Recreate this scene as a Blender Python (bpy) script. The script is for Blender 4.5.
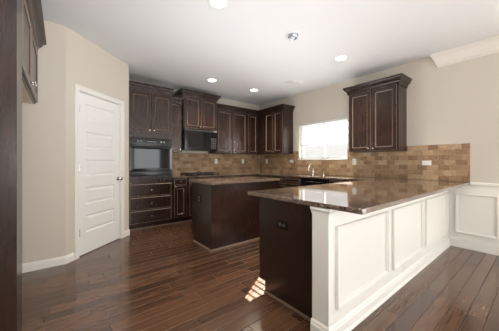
import bpy, bmesh, math, random
from mathutils import Vector, Matrix
random.seed(7)
R = math.radians
D = bpy.data
S = bpy.context.scene
for o in list(D.objects): D.objects.remove(o)
COL = S.collection

# ---------------------------------------------------------------- camera
cam = D.cameras.new('camera'); camo = D.objects.new('camera', cam); COL.objects.link(camo)
cam.sensor_width = 36.0; cam.lens = 236.85/499*36.0
cam.shift_y = -(162.3-165.5)/499*-1.0
camo.location = (0, 0, 1.17); camo.rotation_euler = (R(90), 0, R(-38.435))
cam.clip_start = 0.02; cam.clip_end = 200
S.camera = camo

# ---------------------------------------------------------------- light
S.view_settings.view_transform = 'Standard'
try: S.view_settings.look = 'None'
except Exception: pass
S.view_settings.gamma = 1.0
S.view_settings.use_curve_mapping = False
S.view_settings.exposure = 0.18

world = D.worlds.new('daylight'); S.world = world; world.use_nodes = True
bg = world.node_tree.nodes['Background']
bg.inputs['Color'].default_value = (1.0, 0.985, 0.95, 1); bg.inputs['Strength'].default_value = .92

# sun through the blinds of the sink window
sl = D.lights.new('sun', 'SUN'); sl.energy = 130.0; sl.angle = R(0.15); sl.color = (0.97, 1.0, 1.0)
so = D.objects.new('sun', sl); COL.objects.link(so)
sv = Vector((1.0, 0.597, 0.625)).normalized()
so.rotation_euler = sv.to_track_quat('Z', 'Y').to_euler(); so.location = (9, 6, 6)

def area(name, loc, rot, sx, sy, power, color=(1, 1, 1)):
    l = D.lights.new(name, 'AREA'); l.shape = 'RECTANGLE'; l.size = sx; l.size_y = sy; l.energy = power; l.color = color
    o = D.objects.new(name, l); COL.objects.link(o); o.location = loc; o.rotation_euler = rot
    return o
# daylight in the window openings of the dining side, behind the camera
area('daylight_south_east', (3.3, -3.57, 1.45), (R(90), 0, R(0)), 1.2, 1.2, 22, (0.93, 0.97, 1.0))
area('daylight_south_west', (0.9, -3.57, 1.25), (R(90), 0, R(0)), 1.7, 1.9, 46, (0.95, 0.98, 1.0))
area('window_fill_west', (-0.97, -2.0, 1.25), (R(90), 0, R(-90)), 1.6, 1.9, 8, (1.0, 0.97, 0.93))  # fill lamp in the added west window
area('daylight_east', (4.33, -1.55, 1.2), (R(90), 0, R(90)), 1.6, 1.9, 35, (0.92, 0.97, 1.0))
# added upward fill lamps standing in for a flash bounced off the ceiling
area('ceiling_fill', (.2, -.7, 1.2), (R(180-25), 0, R(-15)), .9, .9, 56, (.98, .985, 1.0))
area('ceiling_fill_kitchen', (2.1, 2.25, .96), (R(180), 0, 0), 2.6, .8, 25, (.97, .985, 1.0))  # added fill low in the aisle, no lamp stands here

# ---------------------------------------------------------------- materials
def mat(name, color=(.8, .8, .8), rough=.5, metal=0.0, spec=.5, coat=0.0, coat_rough=.1, emit=None, estr=0):
    m = D.materials.new(name); m.use_nodes = True
    b = m.node_tree.nodes['Principled BSDF']
    b.inputs['Base Color'].default_value = (*color, 1); b.inputs['Roughness'].default_value = rough
    b.inputs['Metallic'].default_value = metal; b.inputs['Specular IOR Level'].default_value = spec
    b.inputs['Coat Weight'].default_value = coat; b.inputs['Coat Roughness'].default_value = coat_rough
    if emit: b.inputs['Emission Color'].default_value = (*emit, 1); b.inputs['Emission Strength'].default_value = estr
    return m
def nt(m): return m.node_tree.nodes, m.node_tree.links, m.node_tree.nodes['Principled BSDF']
def tex(m, kind, scale, mscale=(1, 1, 1), **kw):
    n, l, b = nt(m)
    tc = n.new('ShaderNodeTexCoord'); mp = n.new('ShaderNodeMapping'); mp.inputs['Scale'].default_value = mscale
    t = n.new(kind); t.inputs['Scale'].default_value = scale
    for k, v in kw.items(): t.inputs[k].default_value = v
    l.new(tc.outputs['Object'], mp.inputs['Vector']); l.new(mp.outputs['Vector'], t.inputs['Vector'])
    return t
def ramp(m, src, stops):
    n, l, b = nt(m)
    r = n.new('ShaderNodeValToRGB'); cr = r.color_ramp
    while len(cr.elements) < len(stops): cr.elements.new(.5)
    for e, (p, c) in zip(cr.elements, stops): e.position = p; e.color = (*c, 1)
    l.new(src, r.inputs['Fac']); return r
def bump(m, src, strength, dist=.002):
    n, l, b = nt(m)
    bu = n.new('ShaderNodeBump'); bu.inputs['Strength'].default_value = strength; bu.inputs['Distance'].default_value = dist
    l.new(src, bu.inputs['Height']); l.new(bu.outputs['Normal'], b.inputs['Normal'])
def paint(name, color, rough=.75, bs=.08):
    m = mat(name, color, rough, spec=.3)
    t = tex(m, 'ShaderNodeTexNoise', 90.0); bump(m, t.outputs['Fac'], bs, .001)
    return m

M = {}
M['wall'] = paint('wall_paint_beige', (.60, .55, .475))
M['ceiling'] = paint('ceiling_paint', (.74, .745, .75), .85, .15)
M['trim'] = paint('trim_paint_white', (.79, .77, .72), .35, .02)
M['crown'] = paint('crown_paint', (.76, .73, .67), .45, .02)
M['door'] = paint('door_paint_white', (.80, .785, .765), .4, .02)
M['plastic'] = mat('white_plastic', (.82, .80, .76), .35)
M['slot'] = mat('dark_slot', (.05, .05, .05), .5)
M['chrome'] = mat('brushed_nickel', (.72, .70, .67), .22, 1.0)
M['steel'] = mat('stainless_steel', (.55, .55, .55), .3, 1.0)
M['black'] = mat('black_enamel', (.006, .006, .007), .13)
M['blackglass'] = mat('black_glass', (.008, .008, .009), .05, spec=.4)
M['iron'] = mat('cast_iron', (.02, .02, .02), .6)
M['grey'] = mat('grey_marking', (.45, .45, .45), .4)
M['lamp'] = mat('lamp_glow', (1, 1, 1), .5, emit=(1.0, .94, .84), estr=9)
M['ring'] = mat('lamp_ring', (.8, .8, .79), .4)
M['eye'] = mat('eyeball_reflector', (.45, .50, .58), .25, .6)
M['blind'] = mat('blind_slats', (.74, .73, .70), .45)
M['vinyl'] = mat('window_vinyl', (.82, .82, .80), .4)
M['blackplastic'] = mat('dark_outlet_plastic', (.003, .003, .003), .25)
M['darkgrey'] = mat('dark_socket_plastic', (.06, .05, .045), .3)
M['shoe'] = mat('shoe_moulding_worn', (.20, .135, .095), .3)

def wood(name, c0, c1, rough):
    m = mat(name, c0, rough, spec=.45, coat=.12, coat_rough=.2)
    n, l, b = nt(m)
    t = tex(m, 'ShaderNodeTexNoise', 5.0, (9, 9, .8), Detail=4.0, Roughness=.6)
    r = ramp(m, t.outputs['Fac'], [(.25, c0), (.80, c1)])
    t2 = tex(m, 'ShaderNodeTexNoise', 2.2, (1, 1, .7), Detail=2.0)
    mx = n.new('ShaderNodeMixRGB'); mx.blend_type = 'MULTIPLY'; mx.inputs['Fac'].default_value = .5
    r2 = ramp(m, t2.outputs['Fac'], [(.3, (.6, .6, .6)), (.7, (1.25, 1.2, 1.15))])
    l.new(r.outputs['Color'], mx.inputs['Color1']); l.new(r2.outputs['Color'], mx.inputs['Color2'])
    l.new(mx.outputs['Color'], b.inputs['Base Color'])
    bump(m, t.outputs['Fac'], .02, .001)
    return m
M['wood'] = wood('espresso_wood', (.019, .0088, .0062), (.036, .0158, .0100), .27)
M['edge'] = mat('espresso_edge_highlight', (.24, .165, .125), .3, coat=.4)  # lighter brown paints in the light caught by door and drawer edges
M['maple'] = mat('unfinished_maple', (.62, .50, .36), .5)
M['groove'] = mat('espresso_glaze', (.010, .006, .005), .5)

# floor planks
m = mat('hardwood_planks', (.08, .04, .025), .19, coat=.4, coat_rough=.10); M['floor'] = m
n, l, b = nt(m)
geo = n.new('ShaderNodeNewGeometry')
t = tex(m, 'ShaderNodeTexNoise', 6.0, (.7, 9, 1), Detail=7.0, Roughness=.62)
add = n.new('ShaderNodeMath'); add.operation = 'MULTIPLY_ADD'; add.inputs[1].default_value = .38; 
l.new(geo.outputs['Random Per Island'], add.inputs[0]); l.new(t.outputs['Fac'], add.inputs[2])
r = ramp(m, add.outputs[0], [(.30, (.030, .012, .007)), (.62, (.080, .036, .019)), (.98, (.150, .074, .038))])
l.new(r.outputs['Color'], b.inputs['Base Color'])
t2 = tex(m, 'ShaderNodeTexNoise', 3.0, (1.2, 7, 1), Detail=3.0); bump(m, t2.outputs['Fac'], .22, .004)
M['bevelled'] = mat('plank_bevel_highlight', (.15, .095, .07), .3)  # light glancing off the plank seams, put into the bevel colour
M['seam'] = mat('floor_seam', (.015, .008, .006), .6)
# granite
m = mat('brown_granite', (.2, .15, .12), .07, spec=.6, coat=.5, coat_rough=.03); M['granite'] = m
n, l, b = nt(m)
v = tex(m, 'ShaderNodeTexVoronoi', 240.0)
t = tex(m, 'ShaderNodeTexNoise', 14.0, Detail=8.0, Roughness=.75)
mx = n.new('ShaderNodeMixRGB'); mx.inputs['Fac'].default_value = .45
l.new(v.outputs['Color'], mx.inputs['Color1']); l.new(t.outputs['Fac'], mx.inputs['Color2'])
bw = n.new('ShaderNodeRGBToBW'); l.new(mx.outputs['Color'], bw.inputs['Color'])
r = ramp(m, bw.outputs[0], [(.32, (.018, .012, .010)), (.48, (.085, .050, .035)), (.60, (.25, .175, .13)), (.78, (.52, .43, .35))])
l.new(r.outputs['Color'], b.inputs['Base Color'])
# tumbled stone tiles
def tile(name, stops):
    m = mat(name, (.5, .35, .22), .55, spec=.35)
    n, l, b = nt(m)
    geo = n.new('ShaderNodeNewGeometry')
    t = tex(m, 'ShaderNodeTexNoise', 28.0, Detail=5.0, Roughness=.65)
    add = n.new('ShaderNodeMath'); add.operation = 'MULTIPLY_ADD'; add.inputs[1].default_value = .55
    sc = n.new('ShaderNodeMath'); sc.operation = 'MULTIPLY'; sc.inputs[1].default_value = .65; l.new(t.outputs['Fac'], sc.inputs[0])
    l.new(geo.outputs['Random Per Island'], add.inputs[0]); l.new(sc.outputs[0], add.inputs[2])
    r = ramp(m, add.outputs[0], stops); l.new(r.outputs['Color'], b.inputs['Base Color'])
    bump(m, t.outputs['Fac'], .5, .003); return m
M['tile'] = tile('travertine_tile', [(.10, (.15, .088, .046)), (.42, (.28, .17, .092)), (.74, (.41, .275, .16)), (1.0, (.56, .43, .28))])
M['grout'] = mat('grout', (.42, .32, .21), .8)
# glass
m = D.materials.new('window_glass'); m.use_nodes = True; M['glass'] = m
n, l = m.node_tree.nodes, m.node_tree.links; n.remove(n['Principled BSDF'])
tr = n.new('ShaderNodeBsdfTransparent'); gl = n.new('ShaderNodeBsdfGlossy'); gl.inputs['Roughness'].default_value = .02
mx = n.new('ShaderNodeMixShader'); mx.inputs['Fac'].default_value = .06
l.new(tr.outputs[0], mx.inputs[1]); l.new(gl.outputs[0], mx.inputs[2]); l.new(mx.outputs[0], n['Material Output'].inputs['Surface'])

# ---------------------------------------------------------------- mesh helpers
class MB:
    def __init__(s): s.v = []; s.f = []; s.m = []
    def quadmesh(s, vs, fs, mi=0):
        k = len(s.v); s.v += [tuple(v) for v in vs]
        for f in fs: s.f.append(tuple(i+k for i in f)); s.m.append(mi)
        return s
    def box(s, x0, x1, y0, y1, z0, z1, mi=0, c=0.0):
        if x0 > x1: x0, x1 = x1, x0
        if y0 > y1: y0, y1 = y1, y0
        if z0 > z1: z0, z1 = z1, z0
        if c <= 0:
            vs = [(x, y, z) for z in (z0, z1) for y in (y0, y1) for x in (x0, x1)]
            return s.quadmesh(vs, [(0, 2, 3, 1), (4, 5, 7, 6), (0, 1, 5, 4), (2, 6, 7, 3), (0, 4, 6, 2), (1, 3, 7, 5)], mi)
        bm = bmesh.new(); bmesh.ops.create_cube(bm, size=1)
        for v in bm.verts: v.co = Vector(((x0+x1)/2+v.co.x*(x1-x0), (y0+y1)/2+v.co.y*(y1-y0), (z0+z1)/2+v.co.z*(z1-z0)))
        c = min(c, .45*min(x1-x0, y1-y0, z1-z0))
        bmesh.ops.bevel(bm, geom=bm.edges[:], offset=c, segments=2, profile=.5, affect='EDGES')
        bm.verts.ensure_lookup_table(); idx = {v: i for i, v in enumerate(bm.verts)}
        s.quadmesh([v.co for v in bm.verts], [[idx[v] for v in f.verts] for f in bm.faces], mi); bm.free(); return s
    def lathe(s, prof, origin=(0, 0, 0), axis='z', seg=24, mi=0):
        # prof: (radius, height) pairs, first and last closed by a cap when radius > 0
        o = Vector(origin); rings = []
        def P(rad, hh, a):
            u, w = rad*math.cos(a), rad*math.sin(a)
            return o+Vector({'z': (u, w, hh), '-z': (u, -w, -hh), 'x': (hh, u, w), '-x': (-hh, u, -w), 'y': (w, hh, u), '-y': (u, -hh, w)}[axis])
        vs = []; fs = []
        for (rad, hh) in prof: vs += [P(rad, hh, 2*math.pi*i/seg) for i in range(seg)]
        for k in range(len(prof)-1):
            for i in range(seg):
                j = (i+1) % seg; fs.append((k*seg+i, k*seg+j, (k+1)*seg+j, (k+1)*seg+i))
        fs.append(tuple(reversed(range(seg)))); fs.append(tuple((len(prof)-1)*seg+i for i in range(seg)))
        return s.quadmesh(vs, fs, mi)
    def tube(s, pts, rad, seg=10, mi=0):
        pts = [Vector(p) for p in pts]; vs = []; fs = []; up = None
        for k, p in enumerate(pts):
            d = (pts[min(k+1, len(pts)-1)]-pts[max(k-1, 0)]).normalized()
            if up is None: up = d.orthogonal().normalized()
            up = (up-d*up.dot(d)).normalized(); w = d.cross(up)
            rr = rad[k] if isinstance(rad, (list, tuple)) else rad
            vs += [p+(up*math.cos(2*math.pi*i/seg)+w*math.sin(2*math.pi*i/seg))*rr for i in range(seg)]
        for k in range(len(pts)-1):
            for i in range(seg):
                j = (i+1) % seg; fs.append((k*seg+i, k*seg+j, (k+1)*seg+j, (k+1)*seg+i))
        fs.append(tuple(reversed(range(seg)))); fs.append(tuple((len(pts)-1)*seg+i for i in range(seg)))
        return s.quadmesh(vs, fs, mi)
    def rings(s, x0, x1, z0, z1, prof, mis=None, cap=True):
        # nested rectangles in the local x-z plane facing -y; prof = (inset, y)
        vs = []; fs = []; 
        for (i, y) in prof: vs += [(x0+i, y, z0+i), (x1-i, y, z0+i), (x1-i, y, z1-i), (x0+i, y, z1-i)]
        for k in range(len(prof)-1):
            mi = mis[k] if mis else 0
            s.quadmesh([], [], 0)
            for i in range(4):
                j = (i+1) % 4; fs.append(((k*4+i, k*4+j, (k+1)*4+j, (k+1)*4+i), mi))
        n_ = (len(prof)-1)*4
        if cap: fs.append(((n_, n_+1, n_+2, n_+3), mis[-1] if mis else 0))
        k0 = len(s.v); s.v += vs
        for f, mi in fs: s.f.append(tuple(i+k0 for i in f)); s.m.append(mi)
        return s
    def sweep(s, path, prof, mi=0, side=1, closed_prof=True):
        # extrude a profile (out, z) along a plan path with mitred corners; out is to the left of travel * side
        P = [Vector((p[0], p[1])) for p in path]; n_ = len(P); rings = []
        for i in range(n_):
            d0 = (P[i]-P[i-1]).normalized() if i else None
            d1 = (P[i+1]-P[i]).normalized() if i < n_-1 else None
            if d0 is None: d0 = d1
            if d1 is None: d1 = d0
            n0 = Vector((-d0.y, d0.x))*side; n1 = Vector((-d1.y, d1.x))*side
            m_ = (n0+n1); m_ = m_/max(m_.dot(n0), 1e-4)
            rings.append([(P[i].x+m_.x*o, P[i].y+m_.y*o, z) for (o, z) in prof])
        k = len(prof); vs = [v for r_ in rings for v in r_]; fs = []
        for i in range(n_-1):
            for j in range(k if closed_prof else k-1):
                j2 = (j+1) % k; fs.append((i*k+j, i*k+j2, (i+1)*k+j2, (i+1)*k+j))
        if closed_prof: fs.append(tuple(range(k))); fs.append(tuple((n_-1)*k+j for j in reversed(range(k))))
        return s.quadmesh(vs, fs, mi)
    def build(s, name, mats, parent=None, smooth=False, xf=None, bevel=0):
        me = D.meshes.new(name)
        vs = s.v if xf is None else [tuple(xf @ Vector(v)) for v in s.v]
        me.from_pydata(vs, [], s.f)
        if not isinstance(mats, (list, tuple)): mats = [mats]
        for x in mats: me.materials.append(x)
        for p, mi in zip(me.polygons, s.m): p.material_index = mi
        bm = bmesh.new(); bm.from_mesh(me); bmesh.ops.recalc_face_normals(bm, faces=bm.faces[:]); bm.to_mesh(me); bm.free()
        if smooth:
            for p in me.polygons: p.use_smooth = True
        me.update()
        o = D.objects.new(name, me); COL.objects.link(o)
        if parent is not None: o.parent = parent
        if bevel:
            b_ = o.modifiers.new('bevel', 'BEVEL'); b_.width = bevel; b_.segments = 2; b_.limit_method = 'ANGLE'; b_.angle_limit = R(40)
        if smooth:
            e = o.modifiers.new('split', 'EDGE_SPLIT'); e.split_angle = R(40)
        return o
def tag(o, label=None, cat=None, group=None, kind=None):
    if label: o['label'] = label
    if cat: o['category'] = cat
    if group: o['group'] = group
    if kind: o['kind'] = kind
    return o
def thing(name, loc, rz=0, label=None, cat=None, group=None, kind=None):
    o = D.objects.new(name, None); COL.objects.link(o); o.location = loc; o.rotation_euler = (0, 0, rz); o.empty_display_size = .1
    return tag(o, label, cat, group, kind)
def copy_tree(o, parent=None):
    c = o.copy(); COL.objects.link(c); c.parent = parent
    for ch in [x for x in list(COL.objects) if x.parent == o]: copy_tree(ch, c)
    return c
def struct(name, mb, m, **k):
    o = mb.build(name, m, **k); o['kind'] = 'structure'; return o

# ---------------------------------------------------------------- room shell
XR, YB, YL, H, XW, YS = 4.30, 4.97, 3.46, 2.74, -1.0, -3.6
PA, PB = (0.04, 3.46), (0.85, 4.20)         # the slanted pantry wall
# floor planks run along x
mb = MB(); y = YS
while y < YB:
    y2 = min(y+.105, YB); x = XW - random.random()*1.2
    while x < XR:
        L = random.uniform(.6, 1.7); xa, xb = max(x, XW), min(x+L, XR)
        if xb-xa > .03:
            g = .0008; c = .0022
            vs = [(xa+g, y+g, -.004), (xb-g, y+g, -.004), (xb-g, y2-g, -.004), (xa+g, y2-g, -.004),
                  (xa+g+c, y+g+c, 0), (xb-g-c, y+g+c, 0), (xb-g-c, y2-g-c, 0), (xa+g+c, y2-g-c, 0)]
            mb.quadmesh(vs, [(4, 5, 6, 7), (0, 1, 5, 4), (1, 2, 6, 5), (2, 3, 7, 6), (3, 0, 4, 7)], 0)
            for q in (1, 2, 3, 4): mb.m[-q] = 2
        x += L
    y = y2
mb.box(XW-.15, XR+.15, YS-.15, YB+.15, -.12, -.004, 1)
struct('floor', mb, [M['floor'], M['seam'], M['bevelled']])
struct('ceiling', MB().box(XW-.15, XR+.15, YS-.15, YB+.15, H, H+.12), M['ceiling'])
WY0, WY1, WZ0, WZ1 = 2.39, 3.58, 1.24, 2.05
mb = MB()
mb.box(XR, XR+.15, YS-.15, -2.4, 0, H).box(XR, XR+.15, -2.4, -.7, 0, .15).box(XR, XR+.15, -2.4, -.7, 2.2, H).box(XR, XR+.15, -.7, WY0, 0, H).box(XR, XR+.15, WY1, YB+.15, 0, H)
mb.box(XR, XR+.15, WY0, WY1, 0, WZ0).box(XR, XR+.15, WY0, WY1, WZ1, H)
struct('wall_right', mb, M['wall'])
struct('wall_back', MB().box(PB[0]-.12, XR, YB, YB+.15, 0, H), M['wall'])
# pantry: front wall, slanted wall with door opening, return wall
struct('wall_pantry_front', MB().box(XW, PA[0], YL, YL+.12, 0, H), M['wall'])
struct('wall_pantry_side', MB().box(PB[0]-.12, PB[0], PB[1]+.11, YB, 0, H), M['wall'])
DA = Vector((PB[0]-PA[0], PB[1]-PA[1])).normalized(); DL = (Vector(PB)-Vector(PA)).length; DANG = math.atan2(DA.y, DA.x)
DM = Matrix.Translation((PA[0], PA[1], 0)) @ Matrix.Rotation(DANG, 4, 'Z')
DS0, DS1, DH = .173, .904, 2.045
mb = MB()
def wallprism(mb, pts, z0, z1):
    n_ = len(pts); vs = [(p[0], p[1], z0) for p in pts]+[(p[0], p[1], z1) for p in pts]
    fs = [tuple(range(n_)), tuple(n_+i for i in range(n_))]+[(i, (i+1) % n_, n_+(i+1) % n_, n_+i) for i in range(n_)]
    mb.quadmesh(vs, fs)
wallprism(mb, [(0, 0), (DS0-.02, 0), (DS0-.02, .12), (-.05, .12)], 0, H)
wallprism(mb, [(DS1+.02, 0), (DL, 0), (DL-.0, .12), (DS1+.02, .12)], 0, H)
wallprism(mb, [(DS0-.02, 0), (DS1+.02, 0), (DS1+.02, .12), (DS0-.02, .12)], DH+.02, H)
o = struct('wall_pantry_slanted', mb, M['wall'], xf=DM)
# walls on the dining side, behind the camera
mb = MB()   # south wall with two window openings
for x0, x1, z0, z1 in [(XW-.15, .05, 0, H), (.05, 1.75, 0, .3), (.05, 1.75, 2.2, H), (1.75, 2.7, 0, H), (2.7, 3.9, 0, .85), (2.7, 3.9, 2.05, H), (3.9, XR, 0, H)]:
    mb.box(x0, x1, YS-.15, YS, z0, z1)
struct('wall_front', mb, M['wall'])
mb = MB()
for y0, y1, z0, z1 in [(YS, -2.8, 0, H), (-2.8, -1.2, 0, .3), (-2.8, -1.2, 2.2, H), (-1.2, YL+.12, 0, H)]:
    mb.box(XW-.15, XW, y0, y1, z0, z1)
struct('wall_left', mb, M['wall'])
def dining_window(name, M4, w, z0, z1):
    wf = MB(); t_ = .05
    wf.box(0, w, 0, .06, z0, z0+t_).box(0, w, 0, .06, z1-t_, z1).box(0, t_, 0, .06, z0+t_, z1-t_).box(w-t_, w, 0, .06, z0+t_, z1-t_)
    wf.box(w/2-.025, w/2+.025, 0, .05, z0+t_, z1-t_).box(t_, w/2-.025, .01, .04, (z0+z1)/2-.015, (z0+z1)/2+.015).box(w/2+.025, w-t_, .01, .04, (z0+z1)/2-.015, (z0+z1)/2+.015)
    cw = .07
    wf.box(-cw, 0, -.0, -.015, z0-cw, z1+cw).box(w, w+cw, 0, -.015, z0-cw, z1+cw).box(0, w, 0, -.015, z1, z1+cw).box(0, w, 0, -.015, z0-cw, z0)
    return struct(name, wf, M['trim'], xf=M4)
Rz = lambda a: Matrix.Rotation(a, 4, 'Z')
# local -y faces the room
dining_window('window_2', Matrix.Translation((3.9, YS+.001, 0)) @ Rz(math.pi), 1.2, .85, 2.05)
dining_window('window_3', Matrix.Translation((1.75, YS+.001, 0)) @ Rz(math.pi), 1.7, .3, 2.2)
dining_window('window_4_added', Matrix.Translation((XW+.001, -2.8, 0)) @ Rz(math.pi/2), 1.6, .3, 2.2)  # unseen window, added to bring in light from the west

dining_window('window_5', Matrix.Translation((XR-.001, -.7, 0)) @ Rz(-math.pi/2), 1.7, .15, 2.2)
# baseboards
BB = [(0, 0), (.014, 0), (.014, .095), (.009, .105), (.009, .12), (.004, .13), (0, .13)]
E_ = .0008
def bboard(name, path, side, hs=1): struct(name, MB().sweep(path, [(a, b_*hs) for a, b_ in BB], side=side), M['trim'])
def dpt(s_): return (PA[0]+DA.x*s_, PA[1]+DA.y*s_)
bboard('baseboard_pantry_front', [(XW, YL), (PA[0], YL), dpt(.100)], -1, .72)
bboard('baseboard_pantry_side', [dpt(.978), PB, (PB[0], 4.44)], -1, .72)
bboard('baseboard_right', [(XR, .86), (XR, -.63)], -1)
bboard('baseboard_left', [(XW, YS), (XW, 1.87)], -1)
bboard('baseboard_front', [(XR, YS), (XW, YS)], -1)

# crown moulding on the dining part of the right wall
CR = [(0, H-.19), (.016, H-.19), (.016, H-.165), (.03, H-.155), (.045, H-.125), (.072, H-.07), (.09, H-.045), (.105, H-.035), (.105, H-.02), (.118, H-.012), (.118, H-.001), (0, H-.001)]
struct('trim_1', MB().sweep([(XR+.0005, .995), (XR, .995), (XR, YS)], [(o_*.68, z_) for o_, z_ in CR], side=-1), M['crown'])
# chair rail and wainscot picture frames of the right wall
WZ = .885
mb = MB().box(XR-.006, XR-.0002, -.62, .875, .1, WZ-.02)
struct('wall_right_wainscot', mb, M['trim'])
CRL = [(0, WZ-.055), (.012, WZ-.055), (.014, WZ-.03), (.024, WZ-.018), (.034, WZ-.012), (.034, WZ+.012), (.026, WZ+.02), (0, WZ+.02)]
struct('trim_2', MB().sweep([(XR-.0, .645), (XR, -.62)], CRL, side=-1), M['trim'])
FP = [(0, 0), (.0005, -.020), (.005, -.024), (.016, -.022), (.021, -.014), (.027, -.012), (.030, 0)]
mb = MB()
def frame(mb, x0, x1, z0, z1): mb.rings(x0, x1, z0, z1, FP, cap=False)
yy = .80
k = 0
while yy > -.0:
    w = .42 if k == 0 else .62
    sub = MB(); frame(sub, 0, w, .20, .745)
    # local x -> world -y ; local -y -> world -x
    XF = Matrix.Translation((XR-.006, yy, 0)) @ Rz(-math.pi/2)
    mb.quadmesh([XF @ Vector(v) for v in sub.v], sub.f); yy -= w+.12; k += 1
struct('trim_3', mb, M['trim'])

# ---------------------------------------------------------------- pantry door
T = thing('door_1', (PA[0], PA[1], 0), DANG, kind='structure')
tag(T, 'white five panel pantry door in the slanted wall', 'door')
mb = MB(); y0 = .012
xs0, xs1 = DS0+.004, DS1-.004
zs = [(1.70, 1.915), (1.345, 1.56), (.99, 1.205), (.635, .85), (.28, .495)]
zs = [(a, b_) for a, b_ in zs]
px0, px1 = .285, .79
fs_z = [.012]+[v for a, b_ in reversed(zs) for v in (a, b_)]+[DH-.006]
# slab: back box plus face pieces around the recessed panels
mb.box(xs0, xs1, y0+.012, y0+.04, .012, DH-.006)
def face(x0, x1, z0, z1): mb.quadmesh([(x0, y0, z0), (x1, y0, z0), (x1, y0, z1), (x0, y0, z1)], [(0, 1, 2, 3)])
face(xs0, px0, .012, DH-.006); face(px1, xs1, .012, DH-.006)
for i in range(0, len(fs_z), 2): face(px0, px1, fs_z[i], fs_z[i+1])
for a, b_ in zs: mb.rings(px0, px1, a, b_, [(0, y0), (.006, y0+.006), (.014, y0+.010), (.020, y0+.010), (.048, y0+.003), (.050, y0+.003)])
for x in (xs0, xs1): mb.quadmesh([(x, y0, .012), (x, y0+.012, .012), (x, y0+.012, DH-.006), (x, y0, DH-.006)], [(0, 1, 2, 3)])
mb.quadmesh([(xs0, y0, DH-.006), (xs1, y0, DH-.006), (xs1, y0+.012, DH-.006), (xs0, y0+.012, DH-.006)], [(0, 1, 2, 3)])
mb.build('door_panel', M['door'], T)
mb = MB(); CS = [(0, 0), (0, -.010), (.008, -.017), (.035, -.015), (.055, -.019), (.064, -.014), (.064, 0)]
# casing: left, head, right with mitres
def casing(mb):
    P0 = [(DS0-.004, 0.0), (DS0-.004, DH+.004), (DS1+.004, DH+.004), (DS1+.004, 0.0)]
    nn = [(-1, 0), (-1, 1), (1, 1), (1, 0)]; vs = []
    for (x, z), (nx, nz) in zip(P0, nn): vs += [(x+nx*o_, y_, z+nz*o_) for o_, y_ in CS]
    k = len(CS); fs = []
    for i in range(3):
        for j in range(k): j2 = (j+1) % k; fs.append((i*k+j, i*k+j2, (i+1)*k+j2, (i+1)*k+j))
    mb.quadmesh(vs, fs)
casing(mb); mb.build('door_casing', M['trim'], T)
mb = MB(); mb.box(DS0-.02, DS0, 0, .12, 0, DH).box(DS1, DS1+.02, 0, .12, 0, DH).box(DS0-.02, DS1+.02, 0, .12, DH, DH+.018)
mb.box(DS0, DS0+.012, .055, .075, 0, DH).box(DS1-.012, DS1, .055, .075, 0, DH).build('door_jamb', M['trim'], T)
kb = MB().lathe([(.033, 0), (.033, .006), (.028, .010), (.011, .013), (.011, .032), (.020, .038), (.027, .048), (.027, .060), (.020, .068), (.008, .071)], (.862, y0, .925), '-y', 24).build('door_knob', M['chrome'], T, smooth=True)
for z in (1.83, 1.09, .30):
    MB().box(DS0-.006, DS0+.012, -.004, y0-.001, z-.045, z+.045, c=.002).lathe([(.006, 0), (.006, .094)], (DS0+.002, -.006, z-.047), 'z', 10).build('hinge', M['chrome'], T)

# ---------------------------------------------------------------- cabinets
KN = [(.006, 0), (.006, .009), (.005, .012), (.010, .017), (.0125, .021), (.010, .026), (.004, .027)]
def knob(parent, x, z, y=-.02): return MB().lathe(KN, (x, y, z), '-y', 16).build('knob', M['chrome'], parent, smooth=True)
def door(parent, x0, x1, z0, z1, kpos=None, name='door', stile=.055, t=.02):
    s_ = min(stile, (x1-x0)*.3, (z1-z0)*.28)
    prof = [(0, -.0006), (0, -t+.003), (.003, -t), (s_, -t), (s_+.005, -t+.004), (s_+.009, -t+.002), (s_+.012, -t+.006), (s_+.014, -t+.010)]
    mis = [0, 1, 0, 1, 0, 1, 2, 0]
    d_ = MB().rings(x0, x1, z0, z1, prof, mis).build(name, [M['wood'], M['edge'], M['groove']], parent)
    if kpos: knob(d_, kpos[0], kpos[1], -t)
    return d_
def slab_drawer(parent, x0, x1, z0, z1, t=.02):
    s_ = .012
    prof = [(0, -.0006), (0, -t+.006), (.004, -t+.003), (s_-.004, -t+.001), (s_, -t)]
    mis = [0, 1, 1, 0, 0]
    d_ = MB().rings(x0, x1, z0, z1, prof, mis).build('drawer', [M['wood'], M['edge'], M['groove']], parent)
    knob(d_, (x0+x1)/2, (z0+z1)/2, -t); return d_
def crown(parent, x0, x1, d, z, hh=.10, out=.075, left=True, right=True):
    pf = [(0, z-.03), (.010, z-.03), (.012, z-.018), (.020, z-.010), (.022, z+.008), (.030, z+.022), (.046, z+.032), (.048, z+.042), (.058, z+.046), (.060, z+hh*.66), (out-.004, z+hh*.78), (out-.004, z+hh*.86), (out, z+hh*.88), (out, z+hh), (0, z+hh)]
    path = []
    if left: path.append((x0, d-.003))
    path += [(x0, 0), (x1, 0)]
    if right: path.append((x1, d-.003))
    mb = MB().sweep(path, pf, side=-1)
    mb.box(x0+.001, x1-.001, .001, d-.001, z+.0005, z+hh-.001)
    return mb.build('crown_moulding', M['wood'], parent)
def carcass(parent, w, d, z0, z1, toe=0, holes=(), rail=False):
    mb = MB()
    mb.box(.0006, w-.0006, 0, d-.001, z0, z1, c=.0015)
    if toe: mb.box(.0006, w-.0006, .075, d-.001, .0, z0)
    if rail: mb.box(.0006, w-.0006, .0, .018, z0-.022, z0)
    c_ = mb.build('carcass', M['wood'], parent)
    return c_

UZ0, UZ1 = 1.375, 2.40
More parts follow.
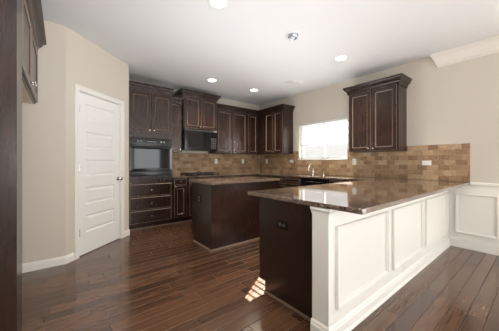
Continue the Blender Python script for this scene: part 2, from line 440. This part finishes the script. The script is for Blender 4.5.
# tall oven cabinet: front at y 4.37, x .862 - 1.632
T = thing('oven_cabinet', (.864, 4.37, 0), 0, 'tall dark wood cabinet holding the wall oven beside the white pantry door', 'cabinet')
W = .766; dd = YB-4.37
mb = MB()
mb.box(0, .018, 0, dd-.001, .1, 2.44).box(W-.018, W, 0, dd-.001, .1, 2.44)          # sides
mb.box(.018, W-.018, 0, dd-.001, .1, .93).box(.018, W-.018, 0, dd-.001, 1.60, 2.44)
mb.box(.018, .045, 0, .02, .93, 1.60).box(W-.045, W-.018, 0, .02, .93, 1.60)
mb.box(.018, W-.018, dd-.02, dd-.001, .93, 1.60)
mb.box(0, W, .075, dd-.001, 0, .1)
mb.build('carcass', M['wood'], T)
MB().box(0, W, .066, .0745, 0, .02).build('shoe_moulding', M['shoe'], T)
door(T, .025, .375, 1.70, 2.39, (.345, 1.735)); door(T, .392, .742, 1.70, 2.39, (.422, 1.735))
for z0, z1 in ((.58, .79), (.35, .56), (.12, .33)): slab_drawer(T, .03, W-.03, z0, z1)
crown(T, 0, W, dd, 2.44, .085, left=False, right=False)

# wall oven
T = thing('built_in_oven', (.879, 4.37, .935), 0, 'black built-in wall oven with glass door below a curved control panel', 'oven')
W = .738
MB().box(.034, W-.034, .001, .50, .002, .655, c=.002).build('oven_body', M['black'], T)
mb = MB().box(.0, W, -.035, 0, .535, .66, c=.006)
cp = mb.build('control_panel', M['black'], T)
MB().box(.26, .48, -.0365, -.035, .575, .625).build('display', M['blackglass'], cp)
for x in (.14, .19, .53, .58): MB().lathe([(.014, 0), (.013, .006), (.011, .016), (.006, .018)], (x, -.035, .60), '-y', 16).build('control_knob', M['grey'], cp, smooth=True)
for i in range(5): MB().box(.285+i*.036, .305+i*.036, -.0375, -.0365, .59, .603).build('button', M['grey'], cp)
dr = MB().rings(.004, W-.004, .075, .52, [(0, 0), (0, -.028), (.006, -.034), (.05, -.036), (.053, -.034)], [0, 0, 0, 0, 1]).build('oven_door', [M['black'], M['blackglass']], T)
hd = MB().tube([(.05, -.034, .485), (.052, -.075, .487), (.10, -.085, .488), (W/2, -.088, .488), (W-.10, -.085, .488), (W-.052, -.075, .487), (W-.05, -.034, .485)], .011, 12).build('handle', M['black'], dr, smooth=True)
mb = MB().box(.004, W-.004, -.012, 0, .002, .068, c=.003)
for i in range(3): mb.box(.03, W-.03, -.016, -.012, .015+i*.018, .022+i*.018)
mb.build('vent_grille', M['black'], T)

# narrow upper cabinet left of the microwave
def upper(name, loc, rz, w, d, z0, z1, doors, label, cr=None, kn='pair', low=.055):
    T = thing(name, loc, rz, label, 'cabinet', 'dark upper cabinets')
    MB().box(.0006, w-.0006, 0, d-.001, z0-loc[2], z1-loc[2], c=.0015).build('carcass', M['wood'], T)
    n_ = len(doors)
    for i, (a, b_) in enumerate(doors):
        if n_ == 1: kx = b_-.03
        else: kx = b_-.03 if i % 2 == 0 else a+.03
        door(T, a, b_, z0+.012-loc[2], z1-.03-loc[2], (kx, z0+low-loc[2]))
    if cr: crown(T, 0, cr.pop('w', w), d, z1-loc[2], **cr)
    return T
upper('upper_cabinet', (1.634, 4.64, UZ0), 0, .290, YB-4.64, UZ0, UZ1, [(.02, .27)], 'narrow dark upper cabinet between the oven cabinet and the microwave', dict(hh=.085, left=False, right=False))
upper('microwave_cabinet', (1.926, 4.575, 1.86), 0, .776, YB-4.575, 1.86, 2.545, [(.02, .382), (.394, .756)], 'raised two door dark cabinet above the microwave', dict(hh=.09))
upper('upper_cabinet', (2.704, 4.64, UZ0), 0, .904, YB-4.64, UZ0, UZ1, [(.02, .44), (.464, .884)], 'two door dark upper cabinet right of the microwave', dict(hh=.085, left=False, right=False))
upper('upper_cabinet', (3.610, 4.64, UZ0), 0, .358, YB-4.64, UZ0, UZ1, [(.02, .315)], 'single door dark upper cabinet against the room corner on the range wall', dict(w=.28, hh=.085, left=False, right=False))
# right wall: corner unit and the cabinet right of the window  (local x runs towards -y)
upper('upper_cabinet', (3.97, YB-.002, UZ0), -math.pi/2, YB-.002-3.755, .328, UZ0, UZ1, [(.59, .885), (.90, 1.195)], 'dark upper cabinet in the corner, left of the sink window', dict(hh=.085, left=False))
upper('upper_cabinet', (3.97, 2.185, 1.345), -math.pi/2, .79, .328, 1.345, 2.375, [(.02, .387), (.403, .77)], 'two door dark upper cabinet alone on the wall right of the sink window', dict(hh=.10))

# cabinet above the fridge bay and its tall side panel  (front faces +x)
T = upper('fridge_upper_cabinet', (-.22, 2.122, 1.80), math.pi/2, YL-2.122-.002, XW*-1-.22-.002, 1.80, 2.395, [(.02, .655), (.675, 1.31)], 'dark cabinet hung high above the empty fridge bay at left', dict(hh=.095, out=.090, left=False, right=False))
MB().box(.019, 1.315, .02, .775, -.0035, -.0008).build('underside', M['maple'], T)
T = thing('fridge_side_panel', (-.999, 1.885, 0), 0, 'tall dark wood end panel filling the left edge of the view', 'cabinet panel')
MB().box(0, .799, 0, .235, .0, 2.50, c=.002).build('panel', M['wood'], T)
MB().box(.05, .70, -.004, -.0003, .12, 2.4, c=.001).build('skin', M['wood'], T)

# base cabinets
def base(name, loc, rz, w, d, label, drawers=(), doors=(), shoe=True, top=.872):
    T = thing(name, loc, rz, label, 'cabinet', 'dark base cabinets')
    carcass(T, w, d, .1, top, toe=1)
    if shoe: MB().box(.0006, w-.0006, .066, .0745, 0, .02).build('shoe_moulding', M['shoe'], T)
    for a in drawers: slab_drawer(T, *a)
    for a in doors: door(T, *a)
    return T
DBK = YB-4.37-.001
base('base_cabinet', (1.632, 4.37, 0), 0, .296, DBK, 'narrow dark base cabinet with one drawer and one door beside the oven cabinet',
     [(.025, .27, .745, .855)], [(.025, .27, .125, .725, (.055, .68))])
base('base_cabinet', (1.930, 4.37, 0), 0, .77, DBK, 'dark base cabinet under the gas cooktop, behind the island',
     [(.025, .745, .745, .855)], [(.025, .38, .125, .725, (.35, .68)), (.39, .745, .125, .725, (.42, .68))])
base('base_cabinet', (2.702, 4.37, 0), 0, .98, DBK, 'dark base cabinet right of the cooktop, behind the island',
     [(.025, .48, .745, .855), (.50, .955, .745, .855)], [(.025, .48, .125, .725, (.45, .68)), (.50, .955, .125, .725, (.53, .68))])
# right wall run: local x towards -y, fronts at x 3.69
FX = 3.69; DR = XR-FX-.001
base('corner_cabinet', (FX, YB-.002, 0), -math.pi/2, 1.02, DR, 'dark corner base cabinet under the counter left of the sink', [(.63, .99, .745, .855)], [(.63, .99, .125, .725, (.96, .68))])
T = base('sink_cabinet', (FX, 3.946, 0), -math.pi/2, .94, .06, 'dark sink base cabinet below the window', (), [(.025, .46, .125, .725, (.43, .68)), (.48, .915, .125, .725, (.51, .68))])
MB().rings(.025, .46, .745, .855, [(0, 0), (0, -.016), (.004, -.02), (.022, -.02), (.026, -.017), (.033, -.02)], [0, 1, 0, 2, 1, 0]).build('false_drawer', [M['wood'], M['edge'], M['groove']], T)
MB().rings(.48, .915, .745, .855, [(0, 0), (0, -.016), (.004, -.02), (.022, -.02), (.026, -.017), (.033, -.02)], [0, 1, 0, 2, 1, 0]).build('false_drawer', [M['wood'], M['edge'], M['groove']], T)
T = thing('dishwasher', (FX, 3.004, 0), -math.pi/2, 'black dishwasher front right of the sink cabinet', 'dishwasher')
MB().box(.002, .598, .03, DR, .09, .868).box(.01, .59, .08, DR, 0, .09).build('dishwasher_body', M['black'], T)
dw = MB().box(.004, .596, -.02, .029, .11, .865, c=.006).build('dishwasher_door', M['black'], T)
MB().tube([(.08, -.02, .80), (.08, -.05, .80), (.52, -.05, .80), (.52, -.02, .80)], .009, 10).build('handle', M['black'], dw, smooth=True)
base('base_cabinet', (FX, 2.402, 0), -math.pi/2, .70, DR, 'dark base cabinet between the dishwasher and the peninsula', [(.025, .675, .745, .855)], [(.025, .34, .125, .725, (.31, .68)), (.36, .675, .125, .725, (.39, .68))])

# ---------------------------------------------------------------- peninsula
PX, PY0, PY1 = 1.446, 1.008, 1.665
T = thing('peninsula_cabinet', (FX-.03, PY1, 0), math.pi, 'long dark peninsula cabinet with a plain end panel and a black outlet', 'cabinet')
Lp = FX-.03-PX; dp = PY1-PY0
mb = MB().box(0.001, Lp, 0, dp-.001, .1, .872).box(0.001, Lp-.0, .075, dp-.001, 0, .1)
mb.build('carcass', M['wood'], T)
MB().box(Lp, Lp+.006, .000, dp-.001, .1, .872).box(Lp, Lp+.006, .076, dp-.001, .0, .1).build('end_panel', M['wood'], T)
MB().box(Lp+.0065, Lp+.018, .076, dp-.022, 0, .022, c=.004).build('shoe_moulding', M['shoe'], T)
w4 = Lp/4
for i in range(4):
    x0 = i*w4+.02; x1 = (i+1)*w4-.02
    slab_drawer(T, x0, x1, .745, .855)
    if i % 2 == 0: door(T, x0, x1, .125, .725, (x1-.03, .68))
    else: door(T, x0, x1, .125, .725, (x0+.03, .68))
# white knee wall
T = thing('peninsula_knee_wall', (1.345, .876, 0), 0, 'white panelled back of the peninsula facing the dining side', 'panelled wall')
Lw = XR-.0065-1.345
MB().box(0, Lw-.0, 0, .130, 0, .872, c=.003).build('wall_core', M['trim'], T)
pn = [(.072, .885), (.985, 1.805), (1.905, 2.835)]
mbs = []
for a, b_ in pn: MB().rings(a, b_, .20, .745, [(0, -.0005)]+[(i_, y_-.0005) for i_, y_ in FP[1:-1]]+[(.030, -.0005)], cap=False).build('panel_moulding', M['trim'], T)
PB_ = [(0, 0), (.026, 0), (.024, .014), (.016, .020), (.016, .075), (.011, .084), (.011, .094), (.004, .105), (0, .105)]
MB().sweep([(0, .131), (0, 0), (Lw, 0)], PB_, side=-1).build('baseboard', M['trim'], T)
CP = [(0, .825), (.006, .825), (.007, .838), (.013, .846), (.020, .856), (.020, .871), (0, .871)]
MB().sweep([(0, .131), (0, 0), (.045, 0)], CP, side=-1).build('cap_moulding', M['trim'], T)
MB().sweep([(.045, 0), (Lw, 0)], [(0, .84), (.010, .842), (.012, .871), (0, .871)], side=-1).build('top_trim', M['trim'], T)

# ---------------------------------------------------------------- worktop (one continuous piece with a sink cut-out)
def slab(name, outer, holes, z0, z1, m, bev=.004):
    bm = bmesh.new(); eds = []
    for loop in [outer]+holes:
        vs = [bm.verts.new((x, y, z0)) for x, y in loop]
        eds += [bm.edges.new((vs[i], vs[(i+1) % len(vs)])) for i in range(len(vs))]
    bmesh.ops.triangle_fill(bm, use_beauty=True, edges=eds)
    r_ = bmesh.ops.extrude_face_region(bm, geom=bm.faces[:])
    for v in r_['geom']:
        if isinstance(v, bmesh.types.BMVert): v.co.z = z1
    bmesh.ops.recalc_face_normals(bm, faces=bm.faces[:])
    bmesh.ops.dissolve_limit(bm, angle_limit=.01, verts=bm.verts[:], edges=bm.edges[:])
    me = D.meshes.new(name); bm.to_mesh(me); bm.free(); me.materials.append(m)
    o = D.objects.new(name, me); COL.objects.link(o)
    b_ = o.modifiers.new('bevel', 'BEVEL'); b_.width = bev; b_.segments = 3; b_.limit_method = 'ANGLE'; b_.angle_limit = R(50)
    return o
def rounded(pts, rad, seg=6):
    out = []; n_ = len(pts)
    for i, p in enumerate(pts):
        r_ = rad[i]; p = Vector(p)
        if r_ == 0: out.append(tuple(p)); continue
        a = (Vector(pts[i-1])-p).normalized(); b_ = (Vector(pts[(i+1) % n_])-p).normalized()
        c = p+(a+b_)*r_
        for k in range(seg+1):
            t_ = k/seg*math.pi/2; out.append(tuple(c-b_*r_*math.cos(t_)-a*r_*math.sin(t_)))
    return out
ZC0, ZC1 = .8735, .905
SX0, SX1, SY0, SY1 = 3.79, 4.17, 3.10, 3.82
outer = rounded([(1.633, 4.335), (3.655, 4.335), (3.655, 1.70), (1.325, 1.70), (1.325, .65), (XR-.001, .65), (XR-.001, YB-.001), (1.633, YB-.001)],
                [0, 0, 0, .006, .006, 0, 0, 0])
sink_hole = [(SX0, SY0), (SX0, SY1), (SX1, SY1), (SX1, SY0)]
o = slab('countertop', outer, [sink_hole], ZC0, ZC1, M['granite'], .003)
tag(o, 'polished brown granite worktop running along both walls and over the white peninsula', 'worktop')
T = thing('kitchen_sink', ((SX0+SX1)/2, (SY0+SY1)/2, .70), 0, 'stainless steel sink set in the granite under the window', 'sink')
hx, hy = (SX1-SX0)/2-.002, (SY1-SY0)/2-.002
mb = MB().box(-hx, hx, -hy, hy, 0, .004).box(-hx, -hx+.003, -hy, hy, .004, .172).box(hx-.003, hx, -hy, hy, .004, .172).box(-hx+.003, hx-.003, -hy, -hy+.003, .004, .172).box(-hx+.003, hx-.003, hy-.003, hy, .004, .172)
mb.build('basin', M['steel'], T)
MB().lathe([(.045, 0), (.045, .003), (.03, .002), (.0, .002)], (0, 0, .004), 'z', 24).build('drain', M['chrome'], T)
# faucet
T = thing('kitchen_faucet', (4.225, 3.13, ZC1), 0, 'chrome kitchen faucet with arched spout behind the sink', 'faucet')
MB().lathe([(.028, .0), (.028, .006), (.022, .014), (.019, .05), (.017, .12), (.012, .14)], (0, 0, 0), 'z', 20).build('faucet_body', M['chrome'], T, smooth=True)
arc = [(0, 0, .13)]+[(-.075+.075*math.cos(a), .0, .13+.085*math.sin(a)) for a in [math.pi*k/10 for k in range(1, 10)]]+[(-.15, 0, .12), (-.152, 0, .085)]
MB().tube(arc, .0105, 12).build('spout', M['chrome'], T, smooth=True)
MB().tube([(0, -.018, .07), (.0, -.045, .085), (.0, -.085, .125)], [.008, .007, .006], 10).build('lever', M['chrome'], T, smooth=True)
T = thing('soap_dispenser', (4.225, 2.87, ZC1), 0, 'small chrome soap dispenser right of the faucet', 'soap dispenser')
MB().lathe([(.020, 0), (.020, .005), (.012, .012), (.010, .05), (.007, .06)], (0, 0, 0), 'z', 16).build('dispenser_base', M['chrome'], T, smooth=True)
MB().tube([(0, 0, .058), (0, 0, .075), (-.02, 0, .082), (-.075, 0, .075)], .006, 10).build('nozzle', M['chrome'], T, smooth=True)

# cooktop
T = thing('gas_cooktop', (1.98, 4.41, ZC1), 0, 'black gas cooktop with cast iron grates set in the worktop under the microwave', 'cooktop')
MB().box(0, .70, 0, .46, .0005, .010, c=.004).build('cooktop_plate', M['black'], T)
for gx in (.02, .25, .48):
    mb = MB(); w = .20
    for yy_ in (.02, .44): mb.box(gx, gx+w, yy_-.006, yy_+.006, .030, .042)
    for xx_ in (gx, gx+w): mb.box(xx_-.006, xx_+.006, .02, .44, .030, .042)
    for yy_ in (.12, .23, .34): mb.box(gx, gx+w, yy_-.005, yy_+.005, .034, .046)
    mb.box(gx+w/2-.005, gx+w/2+.005, .02, .44, .034, .046)
    for xx_ in (gx, gx+w):
        for yy_ in (.02, .44): mb.box(xx_-.007, xx_+.007, yy_-.007, yy_+.007, .0102, .032)
    mb.build('grate', M['iron'], T)
for bx, by in ((.12, .12), (.12, .34), (.35, .23), (.58, .12), (.58, .34)):
    MB().lathe([(.045, .0), (.045, .008), (.030, .012), (.030, .018), (.0, .019)], (bx, by, .0102), 'z', 20).build('burner', M['iron'], T, smooth=True)
for i in range(5): MB().lathe([(.017, 0), (.016, .015), (.012, .02), (0.001, .02)], (.19+i*.08, .0-.0+.008+.01, .010), 'z', 16).build('control_knob', M['black'], T, smooth=True)

# microwave over the range
T = thing('microwave', (1.93, 4.56, 1.415), 0, 'black over-the-range microwave with glass door hung below the raised cabinet', 'microwave')
W, Hm = .766, .443; d_ = YB-4.56-.012
MB().box(0, W, 0, d_, 0, Hm-.001, c=.003).build('microwave_body', M['black'], T)
dr = MB().rings(.004, .565, .012, Hm-.04, [(0, 0), (0, -.022), (.005, -.028), (.045, -.028), (.048, -.0265)], [0, 0, 0, 0, 1]).build('microwave_door', [M['black'], M['blackglass']], T)
MB().tube([(.548, -.028, .05), (.55, -.055, .055), (.55, -.060, .20), (.55, -.055, .345), (.548, -.028, .35)], .009, 10).build('handle', M['black'], dr, smooth=True)
cp = MB().box(.57, W-.004, -.028, 0, .012, Hm-.04, c=.005).build('control_panel', M['black'], T)
MB().box(.605, .735, -.030, -.028, .315, .365).build('display', M['blackglass'], cp)
for i in range(3):
    for j in range(5): MB().box(.607+i*.045, .641+i*.045, -.0295, -.028, .05+j*.048, .082+j*.048).build('button', M['slot'], cp)
mb = MB()
for i in range(3): mb.box(.02, W-.02, -.008, 0, Hm-.034+i*.010, Hm-.029+i*.010)
mb.build('vent_grille', M['slot'], T)

# ---------------------------------------------------------------- island
T = thing('kitchen_island', (1.54, 2.747, 0), 0, 'small dark wood island with granite top standing in the middle of the kitchen', 'kitchen island')
Wi, Di = 1.235, .60
MB().box(0, Wi, 0, Di, .1, .872, c=.002).box(0, Wi, 0, Di-.075, 0, .1).build('carcass', M['wood'], T)
MB().box(-.003, .012, -.003, .03, .025, .872).build('corner_stile', M['wood'], T)
MB().box(Wi-.03, Wi+.003, -.003, .012, .025, .872).build('corner_stile', M['wood'], T)
MB().sweep([(0, Di-.08), (0, 0), (Wi, 0)], [(.0005, 0), (.014, 0), (.014, .012), (.007, .022), (.0005, .022)], side=-1).build('shoe_moulding', M['shoe'], T)
sub = thing('x', (0, 0, 0)); D.objects.remove(sub)
XFb = Matrix.Translation((Wi, Di, 0)) @ Rz(math.pi)
for i in range(3):
    x0 = .02+i*.405; x1 = x0+.385
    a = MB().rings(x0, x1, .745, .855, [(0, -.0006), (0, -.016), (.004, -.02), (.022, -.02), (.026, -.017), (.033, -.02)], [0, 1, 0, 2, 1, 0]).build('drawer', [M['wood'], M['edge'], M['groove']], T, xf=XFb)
    MB().lathe(KN, ((x0+x1)/2, -.02, .80), '-y', 14).build('knob', M['chrome'], a, smooth=True, xf=XFb)
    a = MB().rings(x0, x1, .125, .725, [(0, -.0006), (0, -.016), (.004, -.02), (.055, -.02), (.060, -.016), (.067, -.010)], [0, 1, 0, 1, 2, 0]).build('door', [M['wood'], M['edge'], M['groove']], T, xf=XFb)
    MB().lathe(KN, (x1-.03, -.02, .68), '-y', 14).build('knob', M['chrome'], a, smooth=True, xf=XFb)
top = slab('island_top', rounded([(-.04, -.035), (Wi+.045, -.035), (Wi+.045, Di+.06), (-.04, Di+.06)], [.05, .05, .05, .05]), [], .8735, .907, M['granite'], .006)
top.parent = T

# ---------------------------------------------------------------- outlets
def outlet(loc, rz, label, m=M['plastic'], horizontal=False, group=None):
    T = thing('wall_outlet', loc, rz, label, 'outlet', group or ('white wall outlets' if m is M['plastic'] else 'black cabinet outlets'))
    a, b_ = (.058, .036) if horizontal else (.036, .058)
    MB().box(-a, a, -.006, 0, -b_, b_, c=.003).build('cover_plate', m, T)
    for sgn in (-1, 1):
        cx_, cz_ = (sgn*.022, 0) if horizontal else (0, sgn*.022)
        s_ = MB().lathe([(.015, 0), (.0155, .003), (.014, .004)], (cx_, -.0055, cz_), '-y', 18).build('socket', m if m is not M['blackplastic'] else M['darkgrey'], T)
        mb = MB()
        for q in (-.005, .005):
            if horizontal: mb.box(cx_-.004, cx_+.004, -.0102, -.0095, q-.001, q+.001)
            else: mb.box(q-.001, q+.001, -.0102, -.0095, cz_-.004, cz_+.005)
        mb.build('slot', M['slot'] if m is not M['blackplastic'] else M['grey'], s_)
    return T
TT = .012
outlet((2.914, YB-TT, 1.195), 0, 'white outlet on the range wall tiles, nearer the microwave')
outlet((3.713, YB-TT, 1.195), 0, 'white outlet on the range wall tiles, nearer the corner')
outlet((XR-TT, 4.66, 1.195), -math.pi/2, 'white outlet below the corner upper cabinet on the window wall')
outlet((XR-TT, 3.79, 1.195), -math.pi/2, 'white outlet on the tiles just left of the sink window', horizontal=True)
outlet((XR-TT, 2.25, 1.18), -math.pi/2, 'white outlet on the tiles just right of the sink window')
outlet((XR-TT, 1.13, 1.16), -math.pi/2, 'white outlet at the far right of the tiled backsplash', horizontal=True)
outlet((PX-.0068, 1.373, .65), -math.pi/2, 'black outlet on the dark end panel of the peninsula', M['blackplastic'], horizontal=True)
outlet((1.54-.001, 3.08, .65), -math.pi/2, 'black outlet on the end of the island', M['blackplastic'])
outlet((2.626, .8755, .168), 0, 'small white outlet low on the white peninsula back', horizontal=False)

# ---------------------------------------------------------------- backsplash tiles
def tiles(mb, L, z0, z1, holes=(), tw=.128, th=.0745, g=.003, t=.010):
    # local: x along the wall, facing -y, wall plane at y 0
    row = 0; z = z0
    while z < z1-.01:
        zt = min(z+th, z1); x = -(tw/2 if row % 2 else 0)-random.random()*.01
        while x < L:
            a, b_ = max(x, 0), min(x+tw, L)
            segs = [(a, b_)]; extra = []
            for hx0, hx1, hz0, hz1 in holes:
                if zt > hz0+.003 and z < hz1-.003:
                    ns = []
                    if z < hz0-.012: extra += [(max(p, hx0), min(q, hx1), hz0) for p, q in segs if min(q, hx1)-max(p, hx0) > .012]
                    for p, q in segs:
                        if q <= hx0 or p >= hx1: ns.append((p, q)); continue
                        if p < hx0: ns.append((p, hx0))
                        if q > hx1: ns.append((hx1, q))
                    segs = ns
            for p, q, ztt in [(p, q, zt) for p, q in segs]+extra:
                if q-p > .012:
                    c = .004; tt = t+random.uniform(-.0012, .0012); g2 = g/2
                    x0, x1, za, zb = p+g2, q-g2, z+g2, ztt-g2
                    vs = [(x0, 0, za), (x1, 0, za), (x1, 0, zb), (x0, 0, zb), (x0, -tt+c*.6, za), (x1, -tt+c*.6, za), (x1, -tt+c*.6, zb), (x0, -tt+c*.6, zb),
                          (x0+c, -tt, za+c), (x1-c, -tt, za+c), (x1-c, -tt, zb-c), (x0+c, -tt, zb-c)]
                    mb.quadmesh(vs, [(0, 1, 5, 4), (1, 2, 6, 5), (2, 3, 7, 6), (3, 0, 4, 7), (4, 5, 9, 8), (5, 6, 10, 9), (6, 7, 11, 10), (7, 4, 8, 11), (8, 9, 10, 11)])
            x += tw
        z = zt; row += 1
T = thing('backsplash', (1.634, YB-.0005, ZC1+.001), 0, 'tumbled stone tile backsplash behind the cooktop', 'backsplash', 'tiled backsplashes')
Lb = XR-.012-1.634; mb = MB(); tiles(mb, Lb, 0, .47); mb.build('tile_field', M['tile'], T)
MB().box(0, Lb, -.0065, 0, 0, .469).build('grout_bed', M['grout'], T)
T = thing('backsplash', (XR-.0005, YB-.012, ZC1+.001), -math.pi/2, 'tumbled stone tile backsplash along the sink window wall', 'backsplash', 'tiled backsplashes')
Lb = YB-.012-.65; yo = YB-.012; mb = MB()
hol = [(yo-WY1-.0, yo-WY0+.0, WZ0-.02-ZC1, 9), (-1, yo-3.752, UZ0-ZC1-.002, 9), (yo-2.188, yo-1.392, 1.343-ZC1, 9)]
tiles(mb, Lb, 0, .5225, hol); mb.build('tile_field', M['tile'], T)
mb = MB(); zz = .5215
mb.box(0, yo-3.752, -.0065, 0, 0, UZ0-ZC1-.004).box(yo-3.752, yo-WY1, -.0065, 0, 0, zz).box(yo-WY1, yo-WY0, -.0065, 0, 0, WZ0-.02-ZC1).box(yo-WY0, yo-2.188, -.0065, 0, 0, zz).box(yo-2.188, yo-1.392, -.0065, 0, 0, 1.343-ZC1-.002).box(yo-1.392, Lb, -.0065, 0, 0, zz).build('grout_bed', M['grout'], T)

# ---------------------------------------------------------------- sink window
T = thing('window_1', (XR, WY1, WZ0), -math.pi/2, 'bright window above the sink', 'window', kind='structure')
Ww, Wh = WY1-WY0, WZ1-WZ0
mb = MB(); f_ = .045
# local -y faces the room, window sits at y .08-.13
mb.box(0, Ww, .085, .135, 0, f_).box(0, Ww, .085, .135, Wh-f_, Wh).box(0, f_, .085, .135, f_, Wh-f_).box(Ww-f_, Ww, .085, .135, f_, Wh-f_)
mb.box(Ww/2-.028, Ww/2+.028, .085, .135, f_, Wh-f_)
mb.build('window_frame', M['vinyl'], T)
MB().box(f_, Ww/2-.028, .108, .112, f_, Wh-f_).box(Ww/2+.028, Ww-f_, .108, .112, f_, Wh-f_).build('pane', M['glass'], T)
MB().box(.0005, Ww-.0005, -.022, .084, -.018, .0, c=.003).build('window_sill', M['trim'], T)
T = thing('window_blind', (XR, WY1, WZ0), -math.pi/2, 'white slatted blind lowered over the upper part of the sink window', 'blind')
mb = MB().box(.006, Ww-.006, .012, .062, Wh-.045, Wh-.002, c=.003).build('headrail', M['blind'], T)
mb = MB(); zb = .30
zz = Wh-.065
while zz > zb+.03:
    vs = []
    ta = R(-21); hw = .024
    c_, s_ = math.cos(ta)*hw, math.sin(ta)*hw
    # front edge (room side) raised: the slat tilts down to the outside
    for x in (.010, Ww-.010):
        vs += [(x, .037-c_, zz-s_*-1), (x, .037, zz+.002), (x, .037+c_, zz+s_*-1), (x, .037+c_, zz+s_*-1-.0025), (x, .037, zz-.0005), (x, .037-c_, zz-s_*-1-.0025)]
    mb.quadmesh(vs, [(0, 1, 7, 6), (1, 2, 8, 7), (2, 3, 9, 8), (3, 4, 10, 9), (4, 5, 11, 10), (5, 0, 6, 11), (0, 5, 4, 1), (1, 4, 3, 2), (6, 7, 10, 11), (7, 8, 9, 10)])
    zz -= .044
mb.build('slats', M['blind'], T)
MB().box(.008, Ww-.008, .014, .060, zb, zb+.018, c=.003).build('bottom_rail', M['blind'], T)
mb = MB()
for x in (.15, Ww/2, Ww-.15): mb.tube([(x, .013, zb+.018), (x, .013, Wh-.046)], .0012, 6)
mb.build('ladder_cord', M['blind'], T)

# ---------------------------------------------------------------- ceiling fittings
def downlight(loc, label, on=True):
    T = thing('recessed_light', loc, 0, label, 'ceiling light', 'recessed ceiling lights' if on else None)
    MB().lathe([(.082, 0), (.092, .0005), (.094, .005), (.086, .009), (.074, .006), (.070, .0005)], (0, 0, 0), '-z', 32).build('trim_ring', M['ring'], T, smooth=True)
    MB().lathe([(.069, 0), (.069, .0075), (.001, .0076)], (0, 0, 0), '-z', 32).build('lamp_lens', M['lamp'], T)
    l = D.lights.new('downlight', 'SPOT'); l.energy = 85; l.spot_size = R(120); l.spot_blend = .8; l.color = (1, .88, .70); l.shadow_soft_size = .06
    o = D.objects.new('downlight', l); COL.objects.link(o); o.parent = T; o.location = (0, 0, -.03)
    return T
downlight((1.20, 2.009, H-.0005), 'glowing recessed ceiling light cut by the top edge of the picture')
downlight((3.295, 1.937, H-.0005), 'glowing recessed ceiling light nearest the right wall cabinet')
downlight((2.248, 3.984, H-.0005), 'glowing recessed ceiling light in front of the microwave cabinet')
downlight((3.274, 3.968, H-.0005), 'glowing recessed ceiling light nearest the kitchen corner')
T = thing('eyeball_light', (2.236, 1.955, H-.0005), 0, 'unlit tilted eyeball ceiling light with a bluish reflector', 'ceiling light')
MB().lathe([(.080, 0), (.092, .0005), (.094, .006), (.084, .010), (.070, .008), (.066, .001)], (0, 0, 0), '-z', 32).build('trim_ring', M['ring'], T, smooth=True)
bl = MB().lathe([(.064, 0), (.064, .010), (.060, .028), (.050, .040), (.046, .040), (.042, .030), (.034, .018), (.001, .012)], (0, 0, -.001), '-z', 32).build('eyeball', M['eye'], T, smooth=True)
MB().lathe([(.02, 0), (.028, .010), (.024, .018), (.001, .021)], (0, 0, -.013), '-z', 24).build('bulb', M['plastic'], bl, smooth=True)
T = thing('ceiling_vent', (3.59, 3.14, H-.0005), 0, 'white louvred air vent in the ceiling before the sink window', 'vent')
MB().rings(-.17, .17, -.10, .10, [(0, 0), (0, -.004), (.004, -.007), (.02, -.007), (.024, -.003)], cap=False).build('vent_frame', M['ring'], T, xf=Matrix.Rotation(R(90), 4, 'X'))
MB().box(-.148, .148, -.078, .078, -.0015, -.0005).build('backing', M['slot'], T)
mb = MB()
for i in range(9):
    y_ = -.068+i*.017; mb.box(-.146, .146, y_-.0035, y_+.0035, -.006, -.002)
mb.build('louvre', M['ring'], T)
